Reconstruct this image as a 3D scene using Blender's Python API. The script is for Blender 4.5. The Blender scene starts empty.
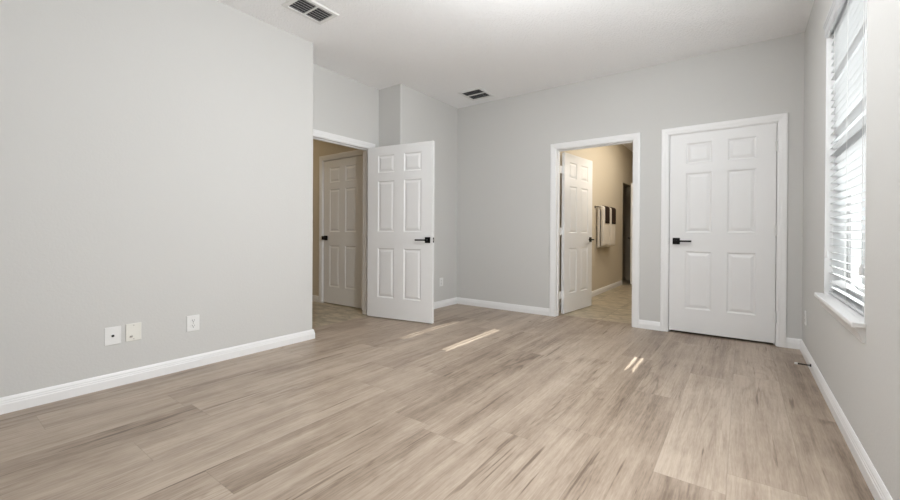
import bpy, bmesh, math, random
from mathutils import Matrix, Vector

S = bpy.context.scene
C = S.collection
random.seed(4)

# ------------------------------------------------------------------ camera, light, exposure
CAM_H = 1.0115
YAW, PITCH, ROLL, FPX, CY = -0.6339, -0.0039, 0.0056, 397.77, 234.77
fw = Vector((math.sin(YAW)*math.cos(PITCH), math.cos(YAW)*math.cos(PITCH), math.sin(PITCH)))
rt = Vector((math.cos(YAW), -math.sin(YAW), 0))
up = rt.cross(fw)
rt2 = rt*math.cos(ROLL) + up*math.sin(ROLL)
up2 = -rt*math.sin(ROLL) + up*math.cos(ROLL)
cam_d = bpy.data.cameras.new('camera')
cam = bpy.data.objects.new('camera', cam_d); C.objects.link(cam)
M = Matrix((rt2, up2, -fw)).transposed().to_4x4()
M.translation = (0, 0, CAM_H)
cam.matrix_world = M
cam_d.sensor_width = 36.0
cam_d.lens = 36.0*FPX/900.0
cam_d.shift_y = (CY-250.0)/900.0
cam_d.clip_start = 0.02
S.camera = cam

W = bpy.data.worlds.new('sky'); S.world = W
W.use_nodes = True
bgn = W.node_tree.nodes['Background']
bgn.inputs['Strength'].default_value = 1.8
_N, _L = W.node_tree.nodes, W.node_tree.links
_tc = _N.new('ShaderNodeTexCoord'); _sp = _N.new('ShaderNodeSeparateXYZ'); _L.new(_tc.outputs['Generated'], _sp.inputs[0])
_rp = _N.new('ShaderNodeValToRGB'); _L.new(_sp.outputs[2], _rp.inputs['Fac'])
_rp.color_ramp.elements[0].position = 0.0; _rp.color_ramp.elements[0].color = (.44, .45, .45, 1)      # ground
_rp.color_ramp.elements[1].position = 0.03; _rp.color_ramp.elements[1].color = (.88, .94, 1.0, 1)     # sky
_L.new(_rp.outputs['Color'], bgn.inputs['Color'])

sun_d = bpy.data.lights.new('sun', 'SUN')
sun_d.energy = 16.0; sun_d.angle = math.radians(0.25); sun_d.color = (1, .98, .95)
sun = bpy.data.objects.new('sun', sun_d); C.objects.link(sun)
SUN_DIR = Vector((-1.0, 0.085, -0.63)).normalized()
sun.rotation_euler = (-SUN_DIR).to_track_quat('Z', 'Y').to_euler()
sun.location = (4, 2.5, 4)

def area_light(name, loc, rot, sx, sy, power, col, spread=180):
    d = bpy.data.lights.new(name, 'AREA'); d.shape = 'RECTANGLE'
    d.size = sx; d.size_y = sy; d.energy = power; d.color = col
    d.spread = math.radians(spread)
    o = bpy.data.objects.new(name, d); C.objects.link(o)
    o.location = loc; o.rotation_euler = rot
    return o
# added fill panel in the added second window, right wall, just outside the frame
area_light('added_fill_right', (0.475, 1.35, 1.48), (0, math.radians(90), 0), 1.72, 1.06, 48, (0.935, 0.972, 1.0))
# added fill light for walls and ceiling: an unseen globe above the frame
fl_d = bpy.data.lights.new('added_fill_globe', 'POINT'); fl_d.energy = 50; fl_d.shadow_soft_size = .12; fl_d.color = (0.965, 0.985, 1.0)
fl = bpy.data.objects.new('added_fill_globe', fl_d); C.objects.link(fl); fl.location = (-0.85, 1.95, 2.36)
area_light('added_fill_down', (-0.7, 2.9, 2.78), (0, 0, 0), .2, .2, 9, (0.965, 0.985, 1.0))  # added downward fill for the far half of the bedroom, out of view
area_light('bathroom_ceiling_lamp', (-1.1, 7.2, 2.76), (0, 0, 0), 0.4, 1.6, 17, (1.0, 0.92, 0.80))
area_light('added_fill_bathroom', (-.86, 5.9, 1.95), (0, math.radians(90), 0), 0.2, 0.8, 9, (1.0, 0.92, 0.80))  # added fill to brighten the open bathroom door, hidden behind the casing
area_light('hall_ceiling_lamp', (-5.6, 2.6, 2.74), (0, 0, 0), 0.3, 0.3, 8, (1.0, 0.80, 0.52))

S.view_settings.view_transform = 'Standard'
S.view_settings.look = 'None'
S.view_settings.gamma = 1.0
S.view_settings.use_curve_mapping = False
S.view_settings.exposure = 0.05
S.cycles.use_denoising = True
S.cycles.max_bounces = 16
S.cycles.diffuse_bounces = 8
S.cycles.transparent_max_bounces = 16

# ------------------------------------------------------------------ helpers
def obj(name, bm, mat, parent=None, smooth=False, recalc=True):
    if recalc:
        bmesh.ops.recalc_face_normals(bm, faces=bm.faces[:])
    me = bpy.data.meshes.new(name); bm.to_mesh(me); bm.free()
    if mat: me.materials.append(mat)
    o = bpy.data.objects.new(name, me); C.objects.link(o)
    if parent: o.parent = parent
    if smooth:
        for p in me.polygons: p.use_smooth = True
    return o

def tag(o, label, cat, group=None, kind=None):
    o['label'] = label; o['category'] = cat
    if group: o['group'] = group
    if kind: o['kind'] = kind
    return o

def empty(name, loc, rz=0.0):
    o = bpy.data.objects.new(name, None); C.objects.link(o)
    o.location = loc; o.rotation_euler = (0, 0, rz); o.empty_display_size = .1
    return o

def box(bm, x0, x1, y0, y1, z0, z1):
    v = [bm.verts.new((x, y, z)) for z in (z0, z1) for y in (y0, y1) for x in (x0, x1)]
    for f in ((0, 1, 3, 2), (4, 6, 7, 5), (0, 4, 5, 1), (2, 3, 7, 6), (0, 2, 6, 4), (1, 5, 7, 3)):
        bm.faces.new([v[i] for i in f])
    return v

def bevel(bm, w, seg=2):
    bmesh.ops.bevel(bm, geom=bm.edges[:], offset=w, segments=seg, profile=.5, affect='EDGES')

def bbox_bevel(x0, x1, y0, y1, z0, z1, w, seg=2):
    bm = bmesh.new(); box(bm, x0, x1, y0, y1, z0, z1); bevel(bm, w, seg); return bm

def tube(bm, pts, r, n=10, cap=True):
    pts = [Vector(p) for p in pts]
    rings = []
    for i, p in enumerate(pts):
        a = pts[max(i-1, 0)]; b = pts[min(i+1, len(pts)-1)]
        t = (b-a).normalized()
        u = t.orthogonal().normalized() if i == 0 else (u - t*u.dot(t)).normalized()
        w = t.cross(u)
        rr = r[i] if isinstance(r, (list, tuple)) else r
        rings.append([bm.verts.new(p + (u*math.cos(2*math.pi*k/n) + w*math.sin(2*math.pi*k/n))*rr) for k in range(n)])
    for a, b in zip(rings, rings[1:]):
        for k in range(n):
            bm.faces.new((a[k], a[(k+1) % n], b[(k+1) % n], b[k]))
    if cap:
        bm.faces.new(rings[0][::-1]); bm.faces.new(rings[-1])

def sweep(bm, path, profile):
    """profile: closed list of (d, z); path: plan points, profile d is measured to the LEFT of travel."""
    path = [Vector(p) for p in path]
    st = []
    for i, p in enumerate(path):
        n = []
        if i > 0: e = (path[i]-path[i-1]).normalized(); n.append(Vector((-e.y, e.x)))
        if i < len(path)-1: e = (path[i+1]-path[i]).normalized(); n.append(Vector((-e.y, e.x)))
        if len(n) == 2:
            m = (n[0]+n[1]).normalized(); m = m/m.dot(n[0])
        else: m = n[0]
        st.append([bm.verts.new((p.x+m.x*d, p.y+m.y*d, z)) for d, z in profile])
    k = len(profile)
    for a, b in zip(st, st[1:]):
        for i in range(k):
            bm.faces.new((a[i], a[(i+1) % k], b[(i+1) % k], b[i]))
    bm.faces.new(st[0]); bm.faces.new(st[-1][::-1])

# ------------------------------------------------------------------ materials
def principled(name, col, rough=.5, metal=0.0, spec=.5):
    m = bpy.data.materials.new(name); m.use_nodes = True
    b = m.node_tree.nodes['Principled BSDF']
    b.inputs['Base Color'].default_value = (*col, 1)
    b.inputs['Roughness'].default_value = rough
    b.inputs['Metallic'].default_value = metal
    b.inputs['Specular IOR Level'].default_value = spec
    return m, m.node_tree.nodes, m.node_tree.links, b

def bumped(name, col, rough, scale, strength, dist=.002, detail=3, spec=.4, contrast=None, vary=0.0):
    m, N, L, b = principled(name, col, rough, spec=spec)
    tc = N.new('ShaderNodeTexCoord')
    nz = N.new('ShaderNodeTexNoise'); nz.inputs['Scale'].default_value = scale; nz.inputs['Detail'].default_value = detail
    L.new(tc.outputs['Object'], nz.inputs['Vector'])
    src = nz.outputs['Fac']
    if contrast:
        r = N.new('ShaderNodeMapRange'); r.inputs['From Min'].default_value = contrast[0]; r.inputs['From Max'].default_value = contrast[1]
        L.new(src, r.inputs['Value']); src = r.outputs['Result']
    bp = N.new('ShaderNodeBump'); bp.inputs['Strength'].default_value = strength; bp.inputs['Distance'].default_value = dist
    L.new(src, bp.inputs['Height']); L.new(bp.outputs['Normal'], b.inputs['Normal'])
    if vary:
        n2 = N.new('ShaderNodeTexNoise'); n2.inputs['Scale'].default_value = 1.3
        L.new(tc.outputs['Object'], n2.inputs['Vector'])
        mr = N.new('ShaderNodeMapRange'); mr.inputs['To Min'].default_value = 1-vary; mr.inputs['To Max'].default_value = 1+vary
        L.new(n2.outputs['Fac'], mr.inputs['Value'])
        mx = N.new('ShaderNodeVectorMath'); mx.operation = 'SCALE'; mx.inputs[0].default_value = col
        L.new(mr.outputs['Result'], mx.inputs['Scale']); L.new(mx.outputs['Vector'], b.inputs['Base Color'])
    return m

WALL = bumped('wall_paint', (.612, .608, .592), .75, 80, .4, .0018, 2, .25)
CEIL = bumped('ceiling_texture', (.92, .92, .925), .9, 60, .6, .004, 3, .1, (.48, .62))
TRIM = bumped('white_trim_paint', (.83, .83, .83), .35, 12, .02, .001)
DOOR = bumped('white_door_paint', (.80, .80, .80), .4, 60, .05, .0006)
WARMWALL = bumped('beige_wall_paint', (.62, .56, .46), .75, 90, .25, .0015, 2, .25)
BLACK, *_ = principled('matte_black_metal', (.012, .011, .011), .4, .6)
STEEL, *_ = principled('satin_nickel', (.45, .43, .40), .35, .9)
PLASTIC, *_ = principled('white_plastic', (.80, .80, .79), .3)
IVORY, *_ = principled('ivory_plastic', (.78, .77, .715), .35)
DARK, *_ = principled('dark_slot', (.02, .02, .02), .8)
DUCT_SHADE, *_ = principled('dark_duct_shade', (.05, .053, .06), .8)  # shade inside the vents, put into the colour
VENTM, *_ = principled('white_vent_metal', (.78, .78, .77), .4)
VINYL, *_ = principled('white_vinyl', (.80, .80, .80), .35)
TOWEL = bumped('pale_terry_cloth', (.70, .66, .60), .95, 400, .6, .003, 2, .1)
TOWELD = bumped('dark_brown_terry_cloth', (.035, .022, .017), .95, 400, .6, .003, 2, .1)

def slat_material():
    m = bpy.data.materials.new('white_slat'); m.use_nodes = True
    N, L = m.node_tree.nodes, m.node_tree.links
    b = N['Principled BSDF']; out = N['Material Output']
    b.inputs['Base Color'].default_value = (.60, .61, .62, 1); b.inputs['Roughness'].default_value = .4
    t = N.new('ShaderNodeBsdfTranslucent'); t.inputs['Color'].default_value = (.85, .87, .9, 1)
    mx = N.new('ShaderNodeMixShader'); mx.inputs['Fac'].default_value = .03
    L.new(b.outputs[0], mx.inputs[1]); L.new(t.outputs[0], mx.inputs[2]); L.new(mx.outputs[0], out.inputs['Surface'])
    return m
SLAT = slat_material()

def math_node(N, L, op, a, b=None, c=None):
    n = N.new('ShaderNodeMath'); n.operation = op
    for i, v in enumerate((a, b, c)):
        if v is None: continue
        if isinstance(v, (int, float)): n.inputs[i].default_value = v
        else: L.new(v, n.inputs[i])
    return n.outputs[0]

def glass_material():
    m = bpy.data.materials.new('window_glass'); m.use_nodes = True
    N, L = m.node_tree.nodes, m.node_tree.links
    N.remove(N['Principled BSDF']); out = N['Material Output']
    t = N.new('ShaderNodeBsdfTransparent'); t.inputs['Color'].default_value = (.93, .95, .95, 1)
    g = N.new('ShaderNodeBsdfGlossy'); g.inputs['Roughness'].default_value = .02
    f = N.new('ShaderNodeFresnel'); f.inputs['IOR'].default_value = 1.45
    mx = N.new('ShaderNodeMixShader')
    L.new(math_node(N, L, 'MULTIPLY', f.outputs[0], .3), mx.inputs['Fac']); L.new(t.outputs[0], mx.inputs[1]); L.new(g.outputs[0], mx.inputs[2])
    L.new(mx.outputs[0], out.inputs['Surface'])
    return m
GLASS = glass_material()

def wood_material():
    m, N, L, b = principled('oak_plank_flooring', (.4, .32, .26), .42, spec=.45)
    mt = lambda *a: math_node(N, L, *a)
    tc = N.new('ShaderNodeTexCoord'); sp = N.new('ShaderNodeSeparateXYZ'); L.new(tc.outputs['Object'], sp.inputs[0])
    x, y = sp.outputs[0], sp.outputs[1]
    PW, PL = .255, 1.5
    u = mt('DIVIDE', mt('ADD', x, 10-.01), PW)
    row = mt('FLOOR', u); fu = mt('FRACT', u)
    wn = N.new('ShaderNodeTexWhiteNoise'); wn.noise_dimensions = '1D'; L.new(row, wn.inputs['W'])
    v = mt('ADD', mt('DIVIDE', y, PL), mt('MULTIPLY', wn.outputs['Value'], 7.0))
    col = mt('FLOOR', v); fv = mt('FRACT', v)
    cb = N.new('ShaderNodeCombineXYZ'); L.new(row, cb.inputs[0]); L.new(col, cb.inputs[1])
    w2 = N.new('ShaderNodeTexWhiteNoise'); w2.noise_dimensions = '2D'; L.new(cb.outputs[0], w2.inputs['Vector'])
    pid = w2.outputs['Value']
    spc = N.new('ShaderNodeSeparateColor'); L.new(w2.outputs['Color'], spc.inputs[0])
    rnd2 = spc.outputs[1]
    def coords(sx, sy, k):
        c = N.new('ShaderNodeCombineXYZ')
        L.new(mt('MULTIPLY', x, sx), c.inputs[0])
        L.new(mt('ADD', mt('MULTIPLY', y, sy), mt('MULTIPLY', pid, 37.0)), c.inputs[1])
        L.new(mt('MULTIPLY', rnd2, k), c.inputs[2])
        return c.outputs[0]
    def noise(vec, scale, detail, rough=.5, dist=0.0):
        n = N.new('ShaderNodeTexNoise'); n.inputs['Scale'].default_value = scale
        n.inputs['Detail'].default_value = detail; n.inputs['Roughness'].default_value = rough
        n.inputs['Distortion'].default_value = dist
        L.new(vec, n.inputs['Vector']); return n.outputs['Fac']
    broad = noise(coords(7, .55, 11), 1.0, 3, .55, .4)          # wide streaks down the plank
    fine = noise(coords(95, 3.6, 5), 1.0, 4, .7)               # pores
    cath = noise(coords(5.0, .5, 23), 1.0, 2, .5, .6)           # rings for the cathedral figure
    rings = mt('ABSOLUTE', mt('SUBTRACT', mt('FRACT', mt('MULTIPLY', cath, 16.0)), .5))
    ringm = N.new('ShaderNodeMapRange'); L.new(rings, ringm.inputs['Value'])
    ringm.inputs['From Min'].default_value = 0.0; ringm.inputs['From Max'].default_value = .22
    ringm.inputs['To Min'].default_value = 1.0; ringm.inputs['To Max'].default_value = 0.0
    patch = noise(coords(3, .9, 41), 1.0, 2)
    pm = N.new('ShaderNodeMapRange'); L.new(patch, pm.inputs['Value'])
    pm.inputs['From Min'].default_value = .5; pm.inputs['From Max'].default_value = .66
    ring = mt('MULTIPLY', ringm.outputs[0], pm.outputs[0])
    crk = noise(coords(34, 1.6, 61), 1.0, 2, .5, .5)            # dark mineral streaks
    cm = N.new('ShaderNodeMapRange'); L.new(crk, cm.inputs['Value'])
    cm.inputs['From Min'].default_value = .655; cm.inputs['From Max'].default_value = .73
    ramp = N.new('ShaderNodeValToRGB')
    e = ramp.color_ramp.elements
    e[0].position = .12; e[0].color = (.155, .112, .081, 1)
    e[1].position = .88; e[1].color = (.452, .372, .297, 1)
    k = e.new(.5); k.color = (.318, .249, .191, 1)
    mid = noise(coords(30, 1.1, 17), 1.0, 4, .6, .3)
    blot = noise(coords(4, 3.2, 29), 1.0, 4, .6, .5)
    t = mt('ADD', mt('MULTIPLY', pid, .26), mt('MULTIPLY', mt('SUBTRACT', broad, .5), 1.0))
    t = mt('ADD', t, mt('MULTIPLY', mt('SUBTRACT', mid, .5), .62))
    t = mt('ADD', t, mt('MULTIPLY', mt('SUBTRACT', blot, .5), .55))
    pore = noise(coords(170, 16.0, 9), 1.0, 2, .6)
    t = mt('ADD', t, mt('MULTIPLY', mt('SUBTRACT', pore, .5), .45))
    t = mt('ADD', t, .46)
    t = mt('ADD', t, mt('MULTIPLY', mt('SUBTRACT', fine, .5), .7))
    t = mt('SUBTRACT', t, mt('MULTIPLY', ring, .24))
    t = mt('SUBTRACT', t, mt('MULTIPLY', cm.outputs[0], .45))
    L.new(t, ramp.inputs['Fac'])
    # seams
    eu = mt('MULTIPLY', mt('MINIMUM', fu, mt('SUBTRACT', 1.0, fu)), PW)
    ev = mt('MULTIPLY', mt('MINIMUM', fv, mt('SUBTRACT', 1.0, fv)), PL)
    ed = mt('MINIMUM', eu, ev)
    sm = N.new('ShaderNodeMapRange'); L.new(ed, sm.inputs['Value'])
    sm.inputs['From Min'].default_value = 0.0; sm.inputs['From Max'].default_value = .0022
    sm.inputs['To Min'].default_value = .74; sm.inputs['To Max'].default_value = 1.0
    sc = N.new('ShaderNodeVectorMath'); sc.operation = 'SCALE'
    L.new(ramp.outputs['Color'], sc.inputs[0]); L.new(sm.outputs[0], sc.inputs['Scale'])
    L.new(sc.outputs['Vector'], b.inputs['Base Color'])
    bp = N.new('ShaderNodeBump'); bp.inputs['Strength'].default_value = .12; bp.inputs['Distance'].default_value = .002
    h = mt('ADD', mt('MULTIPLY', fine, .5), sm.outputs[0])
    L.new(h, bp.inputs['Height']); L.new(bp.outputs[0], b.inputs['Normal'])
    L.new(mt('ADD', mt('MULTIPLY', fine, .15), .33), b.inputs['Roughness'])
    return m
WOOD = wood_material()

def tile_material(name, ox, oy):
    m, N, L, b = principled(name, (.4, .35, .28), .35)
    mt = lambda *a: math_node(N, L, *a)
    tc = N.new('ShaderNodeTexCoord'); sp = N.new('ShaderNodeSeparateXYZ'); L.new(tc.outputs['Object'], sp.inputs[0])
    T = .46
    u = mt('DIVIDE', mt('ADD', sp.outputs[0], 20+ox), T); v = mt('DIVIDE', mt('ADD', sp.outputs[1], 20+oy), T)
    fu, fv = mt('FRACT', u), mt('FRACT', v)
    cb = N.new('ShaderNodeCombineXYZ'); L.new(mt('FLOOR', u), cb.inputs[0]); L.new(mt('FLOOR', v), cb.inputs[1])
    wn = N.new('ShaderNodeTexWhiteNoise'); L.new(cb.outputs[0], wn.inputs['Vector'])
    n = N.new('ShaderNodeTexNoise'); n.inputs['Scale'].default_value = 7; n.inputs['Detail'].default_value = 7
    n.inputs['Roughness'].default_value = .65; n.inputs['Distortion'].default_value = .8
    mp = N.new('ShaderNodeMapping'); mp.inputs['Scale'].default_value = (.8, 1.8, 1)
    L.new(tc.outputs['Object'], mp.inputs[0]); L.new(mp.outputs[0], n.inputs['Vector'])
    ramp = N.new('ShaderNodeValToRGB'); e = ramp.color_ramp.elements
    e[0].position = .36; e[0].color = (.28, .242, .165, 1)
    e[1].position = .66; e[1].color = (.60, .515, .385, 1)
    L.new(mt('ADD', n.outputs['Fac'], mt('MULTIPLY', mt('SUBTRACT', wn.outputs['Value'], .5), .12)), ramp.inputs['Fac'])
    ed = mt('MINIMUM', mt('MINIMUM', fu, mt('SUBTRACT', 1.0, fu)), mt('MINIMUM', fv, mt('SUBTRACT', 1.0, fv)))
    g = mt('LESS_THAN', ed, .007)
    mx = N.new('ShaderNodeMix'); mx.data_type = 'RGBA'; L.new(g, mx.inputs['Factor'])
    L.new(ramp.outputs[0], mx.inputs[6]); mx.inputs[7].default_value = (.24, .20, .15, 1)
    L.new(mx.outputs[2], b.inputs['Base Color'])
    bp = N.new('ShaderNodeBump'); bp.inputs['Strength'].default_value = .3; bp.inputs['Distance'].default_value = .002; bp.invert = True
    L.new(g, bp.inputs['Height']); L.new(bp.outputs[0], b.inputs['Normal'])
    return m
TILE = tile_material('travertine_tile', .20, .02)

# ------------------------------------------------------------------ measures (metres)
H = 2.805
D = 4.681                      # back wall plane
XR = 0.430                     # right wall plane
XA, YA = -3.293, 2.281         # left wall plane and its end
XB = -3.687                    # entry wall plane in the alcove
XC, YC = -3.3125, 3.496        # short wall beyond the entry
YR = -1.90                     # rear wall
TW = .12                       # partition thickness

def struct(name, bm, mat, label, cat, parent=None):
    o = obj(name, bm, mat, parent)
    return tag(o, label, cat, kind='structure')

# floors and ceiling
bm = bmesh.new(); box(bm, -3.662, XR+.02, YR-.02, 4.825, -.06, 0)
struct('floor', bm, WOOD, 'grey-brown oak plank floor of the bedroom, grain running to the back wall', 'floor')
bm = bmesh.new(); box(bm, -7.2, -3.662, 1.0, 3.75, -.06, 0)
struct('floor_hall', bm, TILE, 'beige stone tile floor in the hallway past the left doorway', 'floor')
bm = bmesh.new(); box(bm, -3.3, XR, 4.825, 11.0, -.06, 0)
struct('floor_bathroom', bm, TILE, 'beige stone tile floor in the bathroom past the middle doorway', 'floor')
bm = bmesh.new(); box(bm, -7.2, 0.75, YR-.2, 11.0, H, H+.1)
struct('ceiling', bm, CEIL, 'flat white ceiling with a knockdown texture', 'ceiling')

# door openings
B0, B1 = -1.834, -0.968        # bathroom opening
K0, K1 = -0.616, 0.250         # closet opening
E0, E1 = 2.447, 3.350          # entry opening, along y
G0, G1 = -4.866, -4.026        # hall door opening
HT = 2.052                     # head of all openings

def round_vertical(bm, x, y, w=.014):
    es = [e for e in bm.edges if all(abs(v.co.x-x) < 1e-4 and abs(v.co.y-y) < 1e-4 for v in e.verts)]
    bmesh.ops.bevel(bm, geom=es, offset=w, segments=5, profile=.5, affect='EDGES')

bm = bmesh.new(); box(bm, XB-TW, XA, YR-.1, YA, 0, H); round_vertical(bm, XA, YA)
struct('wall_left', bm, WALL, 'long pale grey wall on the left ending at a rounded corner', 'wall')
bm = bmesh.new()
J = .016                       # thickness of the jamb boards
box(bm, XB-TW, XB, YA, E0-J, 0, H); box(bm, XB-TW, XB, E1+J, YC+.05, 0, H); box(bm, XB-TW, XB, E0-J, E1+J, HT, H)
struct('wall_entry', bm, WALL, 'pale grey wall around the left doorway, set back in the alcove', 'wall')
bm = bmesh.new(); box(bm, XB, XC, YC, D+TW, 0, H); round_vertical(bm, XC, YC)
struct('wall_alcove', bm, WALL, 'short pale grey wall behind the open left door', 'wall')
bm = bmesh.new()
box(bm, XC-.4, B0-J, D, D+TW, 0, H); box(bm, B1+J, K0-J, D, D+TW, 0, H); box(bm, K1+J, XR+.2, D, D+TW, 0, H)
box(bm, B0-J, B1+J, D, D+TW, HT, H); box(bm, K0-J, K1+J, D, D+TW, HT, H)
struct('wall_back', bm, WALL, 'grey back wall with the bathroom doorway and the closed white door', 'wall')
# right wall with the window opening in view and an added unseen one
WY0, WY1, WZ0, WZ1 = 2.455, 3.515, .612, 2.365
VY0, VY1 = 0.80, 1.90
RT = .17
bm = bmesh.new()
for a, b in ((YR-.1, VY0), (VY1, WY0), (WY1, D+TW)):
    box(bm, XR, XR+RT, a, b, 0, H)
for a, b in ((VY0, VY1), (WY0, WY1)):
    box(bm, XR, XR+RT, a, b, 0, WZ0); box(bm, XR, XR+RT, a, b, WZ1, H)
struct('wall_right', bm, WALL, 'greige wall on the right holding the window with white blinds', 'wall')
bm = bmesh.new(); box(bm, XA-.3, XR+.17, YR-.12, YR, 0, H)
struct('wall_rear', bm, WALL, 'grey wall behind the viewpoint', 'wall')

# hallway shell
HY = 3.53
bm = bmesh.new()
box(bm, -7.1, G0-J, HY, HY+TW, 0, H); box(bm, G1+J, XB-TW, HY, HY+TW, 0, H); box(bm, G0-J, G1+J, HY, HY+TW, HT, H)
box(bm, G0-J, G1+J, HY+TW-.02, HY+TW, 0, HT)
struct('wall_hall', bm, WARMWALL, 'dim beige hallway wall around the door seen through the left doorway', 'wall')
bm = bmesh.new(); box(bm, -7.2, -7.1, 1.0, HY+TW, 0, H); box(bm, -7.1, XB-TW, 1.0, 1.12, 0, H)
struct('wall_hall_side', bm, WARMWALL, 'beige walls closing the hallway out of view', 'wall')

# bathroom shell
BX = -1.945
P0, P1 = 8.52, 9.36            # doorway in the bathroom's left wall
bm = bmesh.new()
box(bm, BX-TW, BX, D+TW, P0, 0, H); box(bm, BX-TW, BX, P1, 10.9, 0, H); box(bm, BX-TW, BX, P0, P1, HT, H)
struct('wall_bathroom_left', bm, WARMWALL, 'warm beige bathroom wall with the towel bar', 'wall')
bm = bmesh.new()
box(bm, -.84, -.74, D+TW, 10.9, 0, H); box(bm, BX-TW, -.74, 10.8, 10.9, 0, H)
struct('wall_bathroom_right', bm, WARMWALL, 'beige bathroom walls hidden behind the right side of the middle doorway', 'wall')
bm = bmesh.new()
box(bm, -3.2, -3.1, 8.2, 9.8, 0, H); box(bm, -3.1, BX-TW, 8.2, 8.3, 0, H); box(bm, -3.1, BX-TW, 9.7, 9.8, 0, H)
struct('wall_water_closet', bm, WARMWALL, 'dark walls of the small room past the far bathroom doorway', 'wall')
bm = bmesh.new()
box(bm, -.74, XR+.17, 5.45, 5.55, 0, H); box(bm, XR, XR+.17, D+TW, 5.45, 0, H)
struct('wall_closet', bm, WALL, 'unlit closet walls behind the closed white door', 'wall')

# ------------------------------------------------------------------ casings (trim) and jambs
CASE = [(0, 0), (0, .009), (.008, .012), (.024, .013), (.032, .016), (.054, .018), (.065, .017), (.068, .012), (.068, 0)]
def casing(bm, a0, a1, zt, place):
    """three mitred boards around an opening; place(u, z, d) gives the point."""
    k = len(CASE); st = []
    for j in range(4):
        ring = []
        for s, d in CASE:
            u = a0-s if j < 2 else a1+s
            z = 0 if j in (0, 3) else zt+s
            ring.append(bm.verts.new(place(u, z, d)))
        st.append(ring)
    for a, b in zip(st, st[1:]):
        for i in range(k):
            bm.faces.new((a[i], a[(i+1) % k], b[(i+1) % k], b[i]))
    bm.faces.new(st[0]); bm.faces.new(st[-1][::-1])

def jamb(bm, a0, a1, zt, n0, n1, place, stop=None, t=.016):
    """lining of an opening: boards of thickness t inside [a0,a1]; n runs through the wall."""
    def bx(u0, u1, z0, z1, p0, p1):
        v = [bm.verts.new(place(u, z, n)) for z in (z0, z1) for n in (p0, p1) for u in (u0, u1)]
        for f in ((0, 1, 3, 2), (4, 6, 7, 5), (0, 4, 5, 1), (2, 3, 7, 6), (0, 2, 6, 4), (1, 5, 7, 3)):
            bm.faces.new([v[i] for i in f])
    bx(a0-t, a0, 0, zt+t, n0, n1); bx(a1, a1+t, 0, zt+t, n0, n1); bx(a0, a1, zt, zt+t, n0, n1)
    if stop:
        s0, s1 = stop
        bx(a0, a0+.011, 0, zt, s0, s1); bx(a1-.011, a1, 0, zt, s0, s1); bx(a0+.011, a1-.011, zt-.011, zt, s0, s1)

RV = .006                      # reveal between jamb edge and casing
ZJ = 2.036                     # underside of head jambs
# the openings in the walls are wider by the jamb thickness
def door_frame(name, label, a0, a1, front, back, place_f, place_b, stop):
    bm = bmesh.new(); casing(bm, a0-RV, a1+RV, ZJ+RV, place_f)
    o = struct(name, bm, TRIM, label, 'door frame')
    if place_b:
        bm = bmesh.new(); casing(bm, a0-RV, a1+RV, ZJ+RV, place_b); obj('rear_casing', bm, TRIM, o)
    return o

# re-cut: jambs sit just inside the wall holes
tB = door_frame('trim_1', 'white casing around the open bathroom doorway in the back wall', B0, B1, 0, 0,
    lambda u, z, d: (u, D-d, z), lambda u, z, d: (u, D+TW+d, z), None)
bm = bmesh.new(); jamb(bm, B0, B1, ZJ, D-.001, D+TW+.001, lambda u, z, n: (u, n, z), (D+.045, D+.08)); obj('jamb', bm, TRIM, tB)
tK = door_frame('trim_2', 'white casing around the closed door at the right end of the back wall', K0, K1, 0, 0,
    lambda u, z, d: (u, D-d, z), None, None)
bm = bmesh.new(); jamb(bm, K0, K1, ZJ, D-.001, D+TW+.001, lambda u, z, n: (u, n, z), (D+.05, D+.085)); obj('jamb', bm, TRIM, tK)
tE = door_frame('trim_3', 'white casing around the entry doorway in the left alcove', E0, E1, 0, 0,
    lambda u, z, d: (XB+d, u, z), lambda u, z, d: (XB-TW-d, u, z), None)
bm = bmesh.new(); jamb(bm, E0, E1, ZJ, XB-TW-.001, XB+.001, lambda u, z, n: (n, u, z), (XB-.08, XB-.045)); obj('jamb', bm, TRIM, tE)
tG = door_frame('trim_4', 'shaded casing around the hallway door seen through the left doorway', G0, G1, 0, 0,
    lambda u, z, d: (u, HY-d, z), None, None)
bm = bmesh.new(); jamb(bm, G0, G1, ZJ, HY-.001, HY+TW-.02, lambda u, z, n: (u, n, z), (HY+.05, HY+.08)); obj('jamb', bm, TRIM, tG)

# ------------------------------------------------------------------ baseboards
BASE = [(0, 0), (.015, 0), (.015, .050), (.0125, .056), (.0125, .062), (.010, .068), (.010, .074), (.006, .084), (.003, .090), (0, .090)]
def baseboard(name, path, label):
    bm = bmesh.new(); sweep(bm, path, BASE)
    return struct(name, bm, TRIM, label, 'baseboard')
CO = .068 + RV
baseboard('baseboard_left', [(XB, YA), (XA, YA), (XA, YR)][::1], 'white baseboard along the long left wall')
baseboard('baseboard_alcove', [(XC, D), (XC, YC), (XB, YC), (XB, E1+CO)], 'white baseboard along the short wall behind the open left door')
baseboard('baseboard_back', [(B0-CO, D), (XC+.0, D)], 'white baseboard left of the bathroom doorway on the back wall')
baseboard('baseboard_middle', [(K0-CO, D), (B1+CO, D)], 'short white baseboard between the two back wall doorways')
baseboard('baseboard_right', [(XR, YR), (XR, D), (K1+CO, D)], 'white baseboard along the right wall under the window')
baseboard('baseboard_hall', [(G0-CO, HY), (-7.1, HY)], 'white baseboard in the hallway left of the hallway door')
baseboard('baseboard_bathroom', [(BX, P0-.06), (BX, D+TW)][::-1][::-1], 'white baseboard along the beige bathroom wall')

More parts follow.
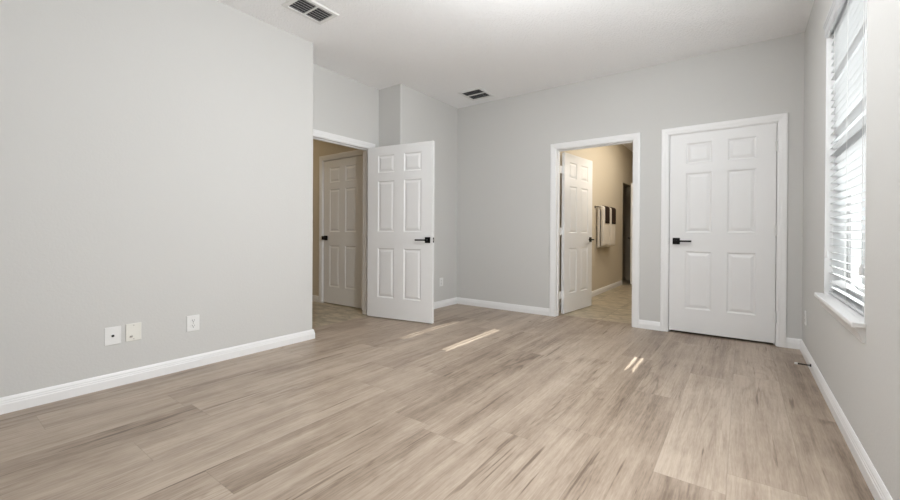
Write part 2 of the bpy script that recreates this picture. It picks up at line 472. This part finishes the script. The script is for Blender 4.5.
# ------------------------------------------------------------------ doors
SH = 2.02
def slab_mesh(w, h=SH, t=.035):
    """six-panel moulded slab: x 0..w from the hinge, y 0..t, z 0..h; both faces panelled."""
    st = .143*w/.86; mid = .128*w/.86
    pw = (w-2*st-mid)/2
    xs = [0, st, st+pw, st+pw+mid, w-st, w]
    zs = [0, .236, .818, 1.010, 1.612, 1.708, 1.916, h]
    bm = bmesh.new()
    LO = [(0, 0), (.004, .0035), (.012, .0085), (.017, .009), (.040, .002), (.044, .0015)]
    for side in (0, 1):
        Y = lambda d: d if side == 0 else t-d
        g = [[bm.verts.new((x, Y(0), z)) for x in xs] for z in zs]
        for i in range(7):
            for j in range(5):
                q = (g[i][j], g[i][j+1], g[i+1][j+1], g[i+1][j])
                if i in (1, 3, 5) and j in (1, 3):
                    prev = q
                    for s, d in LO[1:]:
                        n = [bm.verts.new(p) for p in ((xs[j]+s, Y(d), zs[i]+s), (xs[j+1]-s, Y(d), zs[i]+s), (xs[j+1]-s, Y(d), zs[i+1]-s), (xs[j]+s, Y(d), zs[i+1]-s))]
                        for a in range(4):
                            bm.faces.new((prev[a], prev[(a+1) % 4], n[(a+1) % 4], n[a]))
                        prev = n
                    bm.faces.new(prev)
                else:
                    bm.faces.new(q)
        if side == 0: g0 = g
    for i in range(7):
        for j in (0, 5):
            bm.faces.new((g0[i][j], g0[i+1][j], g[i+1][j], g[i][j]))
    for j in range(5):
        for i in (0, 7):
            bm.faces.new((g0[i][j], g0[i][j+1], g[i][j+1], g[i][j]))
    return bm

def handle(door, x, z, side, t, direction, knob=False):
    """square rosette with a flat lever; side -1 is the y=0 face, +1 the y=t face; direction is the lever's way along x."""
    y0 = 0 if side < 0 else t
    a, b = sorted((y0, y0+side*.010))
    o = obj('handle', bbox_bevel(x-.033, x+.033, a, b, z-.033, z+.033, .0025), BLACK, door)
    if knob:
        bm = bmesh.new(); tube(bm, [(x, y0+side*.009, z), (x, y0+side*.035, z)], .012, 14)
        box(bm, x-.026, x+.026, *sorted((y0+side*.034, y0+side*.060)), z-.026, z+.026)
        obj('knob', bm, BLACK, o)
    else:
        bm = bmesh.new(); tube(bm, [(x, y0+side*.009, z), (x, y0+side*.052, z)], .010, 14)
        xa, xb = sorted((x-direction*.011, x+direction*.138))
        box(bm, xa, xb, *sorted((y0+side*.042, y0+side*.054)), z-.0085, z+.0085)
        obj('lever', bm, BLACK, o)
    return o

def hinge(door, z, y, x=0.0, mat=None, yl=None, flip=1):
    """knuckle barrel plus the leaf on the jamb side (reaches x<0) and on the slab edge."""
    bm = bmesh.new()
    tube(bm, [(x, y, z-.045), (x, y, z+.045)], .006, 10)
    tube(bm, [(x, y, z+.045), (x, y, z+.050)], [.007, .004], 10)
    if yl is not None:
        a, b = sorted((y, yl)); box(bm, x-.0015, x+.0015, a, b, z-.044, z+.044)
    return obj('hinge', bm, mat or TRIM, door)

def door(name, label, loc, rz, w, hside, handles, t=.035, mat=None, hx=0.0, knob=False):
    e = empty(name, loc, rz); tag(e, label, 'door', kind='structure')
    obj('slab', slab_mesh(w), mat or DOOR, e)
    for s, dr in handles:
        handle(e, w-.062, .922, s, t, dr, knob)
    return e

HZ = (.235, 1.03, 1.80)
FZ = .012
# closed closet door, hinged on the right: local x runs to the left (-x), so rotate by pi; slab front (room) face is y = t side
dk = door('door_2', 'closed white six-panel door with black lever at the right end of the back wall', (K1-.0045, D+.045, FZ+.010), math.pi, K1-K0-.009, 1, [(1, -1)])
for z in HZ:
    bm = bmesh.new(); tube(bm, [(-.002, .046, z-.047), (-.002, .046, z+.047)], .0085, 12); box(bm, -.002, .016, .0345, .038, z-.045, z+.045)
    obj('hinge', bm, VENTM, dk)
bm = bmesh.new(); box(bm, K1-K0-.006, K1-K0+.004, .034, .0365, .89, .955); obj('latch_plate', bm, BLACK, dk)
# bathroom door, hinged on the left, swung about 81 degrees into the bathroom
W1 = .826
th = math.atan2(5.705-4.865, -1.713+1.812)
db = door('door_1', 'white six-panel door standing open into the beige bathroom', (B0+.040, D+TW+.046, FZ), th, W1, -1, [(-1, -1), (1, -1)])
for z in HZ: 
    bm = bmesh.new()
    tube(bm, [(-.004, .030, z-.045), (-.004, .030, z+.045)], .006, 10)
    box(bm, -.075, .001, .024, .030, z-.046, z+.046)
    obj('hinge', bm, TRIM, db)
# entry door, swung wide into the bedroom
th = math.atan2(3.425-3.277, -2.752+3.636)
de = door('door_3', 'white six-panel door swung open into the bedroom in front of the left doorway', (-3.640, 3.277, FZ), th, .897, 1, [(-1, -1), (1, -1)])
for z in HZ:
    bm = bmesh.new(); tube(bm, [(-.006, .030, z-.045), (-.006, .030, z+.045)], .006, 10); box(bm, -.022, .001, .027, .031, z-.044, z+.044)
    obj('hinge', bm, TRIM, de)
bm = bmesh.new(); box(bm, .8965, .8985, .006, .029, .895, .950); lp = obj('latch_plate', bm, BLACK, de)
bm = bmesh.new(); box(bm, .898, .906, .010, .025, .912, .933); obj('latch_bolt', bm, STEEL, lp)
# hallway door, closed
dg = door('door_4', 'closed six-panel hallway door in shade beyond the left doorway', (G1-.003, HY+.045, FZ), math.pi, G1-G0-.006, 1, [(1, -1)], knob=True)
# door ajar at the far end of the bathroom's left wall
th = math.atan2(8.53-9.36, -1.800+1.945)
dp = door('door_5', 'far bathroom door standing ajar past the towels, only its edge showing', (BX+.002, P1-.01, FZ), th, .83, 1, [(-1, -1), (1, -1)])

# ------------------------------------------------------------------ window and blind
def window(name, label, y0, y1, z0, z1):
    x0, x1 = XR+.105, XR+.165
    f = .038
    bm = bmesh.new()
    box(bm, x0, x1, y0, y0+f, z0, z1); box(bm, x0, x1, y1-f, y1, z0, z1)
    box(bm, x0, x1, y0+f, y1-f, z0, z0+f); box(bm, x0, x1, y0+f, y1-f, z1-f, z1)
    w = struct(name, bm, VINYL, label, 'window')
    zm = 1.535
    bm = bmesh.new()
    a0, a1 = y0+f, y1-f
    box(bm, x0+.005, x0+.030, a0, a0+.035, z0+f, zm+.025); box(bm, x0+.005, x0+.030, a1-.035, a1, z0+f, zm+.025)
    box(bm, x0+.005, x0+.030, a0+.035, a1-.035, z0+f, z0+f+.045); box(bm, x0+.005, x0+.030, a0+.035, a1-.035, zm-.025, zm+.025)
    lo = obj('lower_sash', bm, VINYL, w)
    bm = bmesh.new(); box(bm, x0+.016, x0+.020, a0+.03, a1-.03, z0+f+.04, zm-.02); obj('pane', bm, GLASS, lo)
    bm = bmesh.new()
    box(bm, x0+.032, x0+.056, a0, a0+.028, zm-.02, z1-f); box(bm, x0+.032, x0+.056, a1-.028, a1, zm-.02, z1-f)
    box(bm, x0+.032, x0+.056, a0+.028, a1-.028, zm-.02, zm+.02); box(bm, x0+.032, x0+.056, a0+.028, a1-.028, z1-f-.028, z1-f)
    us = obj('upper_sash', bm, VINYL, w)
    bm = bmesh.new(); box(bm, x0+.042, x0+.046, a0+.02, a1-.02, zm+.015, z1-f-.02); obj('pane', bm, GLASS, us)
    return w
win = window('window_1', 'white sash window behind the blind on the right wall', WY0, WY1, WZ0+.021, WZ1)
# stool and apron
bm = bmesh.new(); box(bm, XR-.042, XR+.104, WY0, WY1, .610, .633)
o = obj('window_sill', bm, TRIM, win)
bm = bmesh.new()
box(bm, XR-.001, XR+.104, WY1-.008, WY1, .633, WZ1); box(bm, XR-.001, XR+.104, WY0, WY0+.008, .633, WZ1); box(bm, XR-.001, XR+.104, WY0+.008, WY1-.008, WZ1-.008, WZ1)
obj('reveal_lining', bm, TRIM, win)
bm = bbox_bevel(XR-.046, XR, WY0-.028, WY1+.03, .610, .635, .005, 2)
obj('sill_nosing', bm, TRIM, win)
APR = [(0, 0), (.010, 0), (.012, .008), (.016, .022), (.024, .042), (.032, .053), (.032, .0615), (0, .0615)]
bm = bmesh.new(); rings = []
for y in (WY0-.018, WY1+.02):
    rings.append([bm.verts.new((XR-d, y, .5485+z)) for d, z in APR])
k = len(APR)
for i in range(k): bm.faces.new((rings[0][i], rings[0][(i+1) % k], rings[1][(i+1) % k], rings[1][i]))
bm.faces.new(rings[0]); bm.faces.new(rings[1][::-1])
obj('apron', bm, TRIM, win)
win_added = window('window_2_added', 'added unseen window holding the fill light on the right wall nearer the viewpoint', VY0, VY1, WZ0, WZ1)  # unseen window, added to house the fill panel
bm = bmesh.new(); box(bm, XR+.085, XR+.095, VY0, VY1, WZ0, WZ1)
obj('added_sun_blocker', bm, VINYL, win_added)  # unseen sheet added to keep sun out of the added opening

bl = empty('window_blind', (XR+.04, (WY0+WY1)/2, 0))
tag(bl, 'white horizontal slat blind hanging in the window on the right wall', 'blind')
def blp(name, bm, mat, parent=None, smooth=False):
    bmesh.ops.translate(bm, verts=bm.verts[:], vec=(-(XR+.04), -(WY0+WY1)/2, 0))
    return obj(name, bm, mat, parent or bl, smooth)
SX = XR+.046                   # slat centre line
L0, L1 = WY0+.011, WY1-.011
bm = bmesh.new(); box(bm, SX-.026, SX+.028, L0, L1, 2.305, 2.352); blp('headrail', bm, SLAT)
VAL = [(-.012, 0), (.004, 0), (.010, .010), (.010, .052), (.014, .058), (.014, .066), (.019, .072), (.019, .081), (-.012, .081)]
bm = bmesh.new(); rings = []
for y in (WY0+.004, WY1-.004):
    rings.append([bm.verts.new((XR-d, y, 2.284+z)) for d, z in VAL])
k = len(VAL)
for i in range(k): bm.faces.new((rings[0][i], rings[0][(i+1) % k], rings[1][(i+1) % k], rings[1][i]))
bm.faces.new(rings[0]); bm.faces.new(rings[1][::-1])
blp('valance', bm, SLAT)
PITCHS = .0441
Z_LOW = .680
n_slat = 37
# three slats have slipped to a flatter tilt and let strips of sun onto the floor; the lowest only at its far end
TILT = math.radians(15.0)       # room edge raised
SLIP = {29: -1.0, 21: 0.0, 1: .54}
def slat_mesh(z, slip, sag):
    bm = bmesh.new(); rows = []
    m = 16; sec = [(-.025, 0), (-.0125, .0014), (0, .0019), (.0125, .0014), (.025, 0)]
    for i in range(m+1):
        f = i/m; y = L0+(L1-L0)*f
        t = TILT; dz = -sag*math.sin(math.pi*f)
        if slip is not None:
            k = 1.0 if slip <= 0 else min(1, max(0, (f-slip)/.07))
            t = TILT-math.radians(31 if slip < 0 else 35)*k; dz += .0015*k
        ring = []
        for s, hh in sec + [(s, hh-.003) for s, hh in sec[::-1]]:
            ring.append(bm.verts.new((SX+s*math.cos(t)+hh*math.sin(t), y, z+dz-s*math.sin(t)+hh*math.cos(t))))
        rows.append(ring)
    k = len(rows[0])
    for a, b in zip(rows, rows[1:]):
        for i in range(k): bm.faces.new((a[i], a[(i+1) % k], b[(i+1) % k], b[i]))
    bm.faces.new(rows[0]); bm.faces.new(rows[-1][::-1])
    return bm
for i in range(n_slat):
    blp('slat', slat_mesh(Z_LOW+i*PITCHS, SLIP.get(i), .0), SLAT, None, False)
bm = bmesh.new(); box(bm, SX-.025, SX+.025, L0, L1, .640, .657); bevel(bm, .004, 2); blp('bottom_rail', bm, SLAT)
for y in (L0+.13, (L0+L1)/2, L1-.13):
    bm = bmesh.new()
    for x in (SX-.0275, SX+.0275): tube(bm, [(x, y, .65), (x, y, 2.305)], .0011, 6)
    blp('ladder_cord', bm, PLASTIC)
for y, z in ((3.39, .885), (2.50, .850)):
    bm = bmesh.new(); tube(bm, [(XR-.004, y, z+.03), (XR-.004, y, 2.285)], .0012, 6)
    c = blp('pull_cord', bm, PLASTIC)
    bm = bmesh.new(); tube(bm, [(XR-.004, y, z+.034), (XR-.004, y, z+.026), (XR-.004, y, z-.008), (XR-.004, y, z-.014)], [.003, .006, .010, .008], 12)
    t_ = blp('tassel', bm, VINYL, c)

# ------------------------------------------------------------------ wall plates
def plate_root(name, loc, rz, label, group=None, mat=PLASTIC):
    """local: plate faces +y... built facing local -y; back on the wall at y=0."""
    e = empty(name, loc, rz); tag(e, label, 'wall plate', group)
    bm = bbox_bevel(-.0425, .0425, -.0065, 0, -.058, .058, .003, 2); obj('cover_plate', bm, mat, e)
    return e
def outlet(loc, rz, label):
    e = plate_root('outlet', loc, rz, label, 'electrical outlets low on the walls')
    e['category'] = 'outlet'
    for s in (-1, 1):
        bm = bmesh.new()
        tube(bm, [(0, -.006, s*.0195), (0, -.009, s*.0195)], .0172, 24)
        r = obj('receptacle', bm, PLASTIC, e)
        bm = bmesh.new()
        box(bm, -.0078, -.0052, -.0095, -.0085, s*.0195-.001, s*.0195+.009)
        box(bm, .0052, .0078, -.0095, -.0085, s*.0195-.000, s*.0195+.008)
        tube(bm, [(0, -.0085, s*.0195-.008), (0, -.0095, s*.0195-.008)], .0032, 10)
        obj('slot', bm, DARK, r)
    bm = bmesh.new(); tube(bm, [(0, -.006, 0), (0, -.008, 0)], .0032, 10); obj('screw', bm, STEEL, e)
    return e
RZ_L = math.pi/2               # faces +x
RZ_R = -math.pi/2              # faces -x
e = plate_root('cable_plate', (XA, .784, .333), RZ_L, 'white wall plate with one dark centre jack, leftmost on the left wall')
bm = bmesh.new(); tube(bm, [(0, -.006, 0), (0, -.009, 0)], .0085, 6); tube(bm, [(0, -.009, 0), (0, -.017, 0)], .0048, 12); obj('jack', bm, BLACK, e)
e = plate_root('phone_plate', (XA, .894, .337), RZ_L, 'ivory wall plate beside the white one with the dark centre jack', None, IVORY)
bm = bmesh.new(); box(bm, -.022, -.006, -.0085, -.006, -.034, -.022); tube(bm, [(-.014, -.008, -.028), (-.014, -.02, -.028)], .004, 10); obj('jack', bm, STEEL, e)
for z in (-.045, .045):
    bm = bmesh.new(); tube(bm, [(0, -.006, z), (0, -.008, z)], .0032, 10); obj('screw', bm, STEEL, e)
outlet((XA, 1.253, .331), RZ_L, 'white two-socket outlet on the left wall, right of the two jack plates')
outlet((XC, 4.305, .345), RZ_L, 'white outlet on the short wall behind the open left door')
outlet((XR, 4.40, .325), RZ_R, 'white outlet on the right wall between the window sill and the corner')

# ------------------------------------------------------------------ ceiling vents
def vent(name, label, x0, x1, y0, y1, along, banks, nsl):
    e = empty(name, ((x0+x1)/2, (y0+y1)/2, H)); tag(e, label, 'ceiling vent', 'ceiling vents')
    w, d = (x1-x0)/2, (y1-y0)/2
    f = .038; bar = .014
    bm = bmesh.new()
    zz = (-.010, 0)
    box(bm, -w, -w+f, -d, d, *zz); box(bm, w-f, w, -d, d, *zz); box(bm, -w+f, w-f, -d, -d+f, *zz); box(bm, -w+f, w-f, d-f, d, *zz)
    for v in bm.verts:
        if v.co.z < -.005 and (abs(abs(v.co.x)-w) < 1e-5): v.co.x *= (w-.008)/w
        if v.co.z < -.005 and (abs(abs(v.co.y)-d) < 1e-5): v.co.y *= (d-.008)/d
    # divider runs along x across the middle
    box(bm, -w+f, w-f, -bar/2, bar/2, -.009, -.001)
    obj('vent_frame', bm, VENTM, e)
    bm = bmesh.new(); box(bm, -w+f, w-f, -d+f, d-f, -.0015, -.0005); obj('duct_shade_sheet', bm, DUCT_SHADE, e)  # flat dark sheet painted as the shade up inside the duct
    for s in (-1, 1):
        a, b = (bar/2, d-f) if s > 0 else (-d+f, -bar/2)
        for i in range(nsl):
            bm = bmesh.new()
            if along == 'y':
                c = -w+f + (2*(w-f))*(i+.5)/nsl
                vs = [(c+.006, -.0095), (c+.009, -.0095), (c-.004, -.0018), (c-.007, -.0018)]
                q0 = [bm.verts.new((x, a, z)) for x, z in vs]; q1 = [bm.verts.new((x, b, z)) for x, z in vs]
            else:
                c = a+(b-a)*(i+.5)/nsl
                vs = [(c-.0095, -.0095), (c-.0075, -.0095), (c+.0095, -.0018), (c+.0075, -.0018)]
                q0 = [bm.verts.new((-w+f, y, z)) for y, z in vs]; q1 = [bm.verts.new((w-f, y, z)) for y, z in vs]
            for k in range(4): bm.faces.new((q0[k], q0[(k+1) % 4], q1[(k+1) % 4], q1[k]))
            bm.faces.new(q0); bm.faces.new(q1[::-1])
            obj('louver', bm, VENTM, e)
    return e
vent('ceiling_vent', 'white ceiling vent with light louvers near the top of the left wall', -2.945, -2.68, 1.735, 2.10, 'y', 2, 6)
vent('ceiling_vent', 'white ceiling vent with dark slots by the back wall corner', -2.945, -2.605, 4.14, 4.505, 'x', 2, 4)

# ------------------------------------------------------------------ door stop
ds = empty('door_stop', (XR-.015, 3.945, .05)); tag(ds, 'dark spring door stop with white tip on the right baseboard', 'door stop')
bm = bmesh.new(); tube(bm, [(0, 0, 0), (-.006, 0, 0)], .010, 14); obj('base', bm, BLACK, ds)
bm = bmesh.new()
pts = []
for i in range(0, 14*8+1):
    a = 2*math.pi*i/8; pts.append((-.006-.070*i/(14*8), .0045*math.cos(a), .0045*math.sin(a)))
tube(bm, pts, .0018, 6); obj('spring', bm, BLACK, ds)
bm = bmesh.new(); tube(bm, [(-.075, 0, 0), (-.090, 0, 0), (-.094, 0, 0)], [.0075, .0075, .004], 14); obj('rubber_tip', bm, PLASTIC, ds)

# ------------------------------------------------------------------ towels in the bathroom
TX, TZ = -1.875, 1.455
tb = empty('towel_bar', (BX, 7.09, TZ)); tag(tb, 'black towel bar on the beige bathroom wall', 'towel bar')
bm = bmesh.new(); tube(bm, [(TX-BX, -.47, 0), (TX-BX, .44, 0)], .007, 12); obj('bar', bm, BLACK, tb)
for y in (-.45, .42):
    bm = bmesh.new(); tube(bm, [(0, y, 0), (.006, y, 0)], .022, 18); tube(bm, [(.006, y, 0), (TX-BX+.004, y, 0)], .009, 12); obj('post', bm, BLACK, tb)
def towel(name, label, y0, y1, ro, th, zf, zb, mat, group, wav=.004, fringe=False):
    """draped over the bar: ro is the outer half width at the bar; front hangs to zf, back to zb."""
    path = [( ro, zf), (ro*1.0, (zf+TZ)/2), (ro, TZ-.02)]
    for a in range(1, 8):
        t = math.pi*a/8; path.append((ro*math.cos(t), TZ-.012+ro*.72*math.sin(t)))
    path += [(-ro, TZ-.02), (-ro, (zb+TZ)/2), (-ro, zb)]
    # resample the legs
    fine = []
    for (a, b) in zip(path, path[1:]):
        n = max(1, int(math.hypot(b[0]-a[0], b[1]-a[1])/.04))
        for i in range(n): fine.append((a[0]+(b[0]-a[0])*i/n, a[1]+(b[1]-a[1])*i/n))
    fine.append(path[-1])
    m = 14
    ph = random.random()*6
    def surf(off):
        out = []
        for j in range(m+1):
            y = y0+(y1-y0)*j/m; row = []
            for (x, z) in fine:
                drop = max(0, TZ-z)
                nx = 1 if x > 0 else -1
                f = abs(x)/ro
                w = wav*math.sin(y*34+ph)*min(1, drop*3)
                xx = x*(ro-off)/ro + (w if nx > 0 else w*.3)*f
                zz = z-(off if z > TZ-.012 else 0)*1.0
                row.append(bm.verts.new((TX+xx, y+ (.006*math.sin(z*15+ph)*min(1, drop*2) if j in (0, m) else 0), zz)))
            out.append(row)
        return out
    bm = bmesh.new()
    A, B = surf(0), surf(th)
    n = len(fine)
    for j in range(m):
        for i in range(n-1):
            bm.faces.new((A[j][i], A[j][i+1], A[j+1][i+1], A[j+1][i]))
            bm.faces.new((B[j][i], B[j+1][i], B[j+1][i+1], B[j][i+1]))
        for i in (0, n-1):
            bm.faces.new((A[j][i], A[j+1][i], B[j+1][i], B[j][i]))
    for i in range(n-1):
        for j in (0, m):
            bm.faces.new((A[j][i], A[j][i+1], B[j][i+1], B[j][i]))
    o = obj(name, bm, mat, None, True)
    return tag(o, label, 'towel', group)
towel('bath_towel', 'long pale towel nearer the open bathroom door on the towel bar', 6.70, 7.05, .050, .040, .81, .79, TOWEL, 'pale towels on the towel bar')
towel('bath_towel', 'long pale towel farther along the towel bar, by the far door', 7.11, 7.46, .050, .040, .80, .79, TOWEL, 'pale towels on the towel bar')
towel('hand_towel', 'dark brown hand towel folded over the nearer pale towel', 6.80, 7.04, .060, .008, 1.19, 1.22, TOWELD, 'dark hand towels on the towel bar', .002)
towel('hand_towel', 'dark brown hand towel folded over the farther pale towel', 7.20, 7.45, .060, .008, 1.19, 1.22, TOWELD, 'dark hand towels on the towel bar', .002)
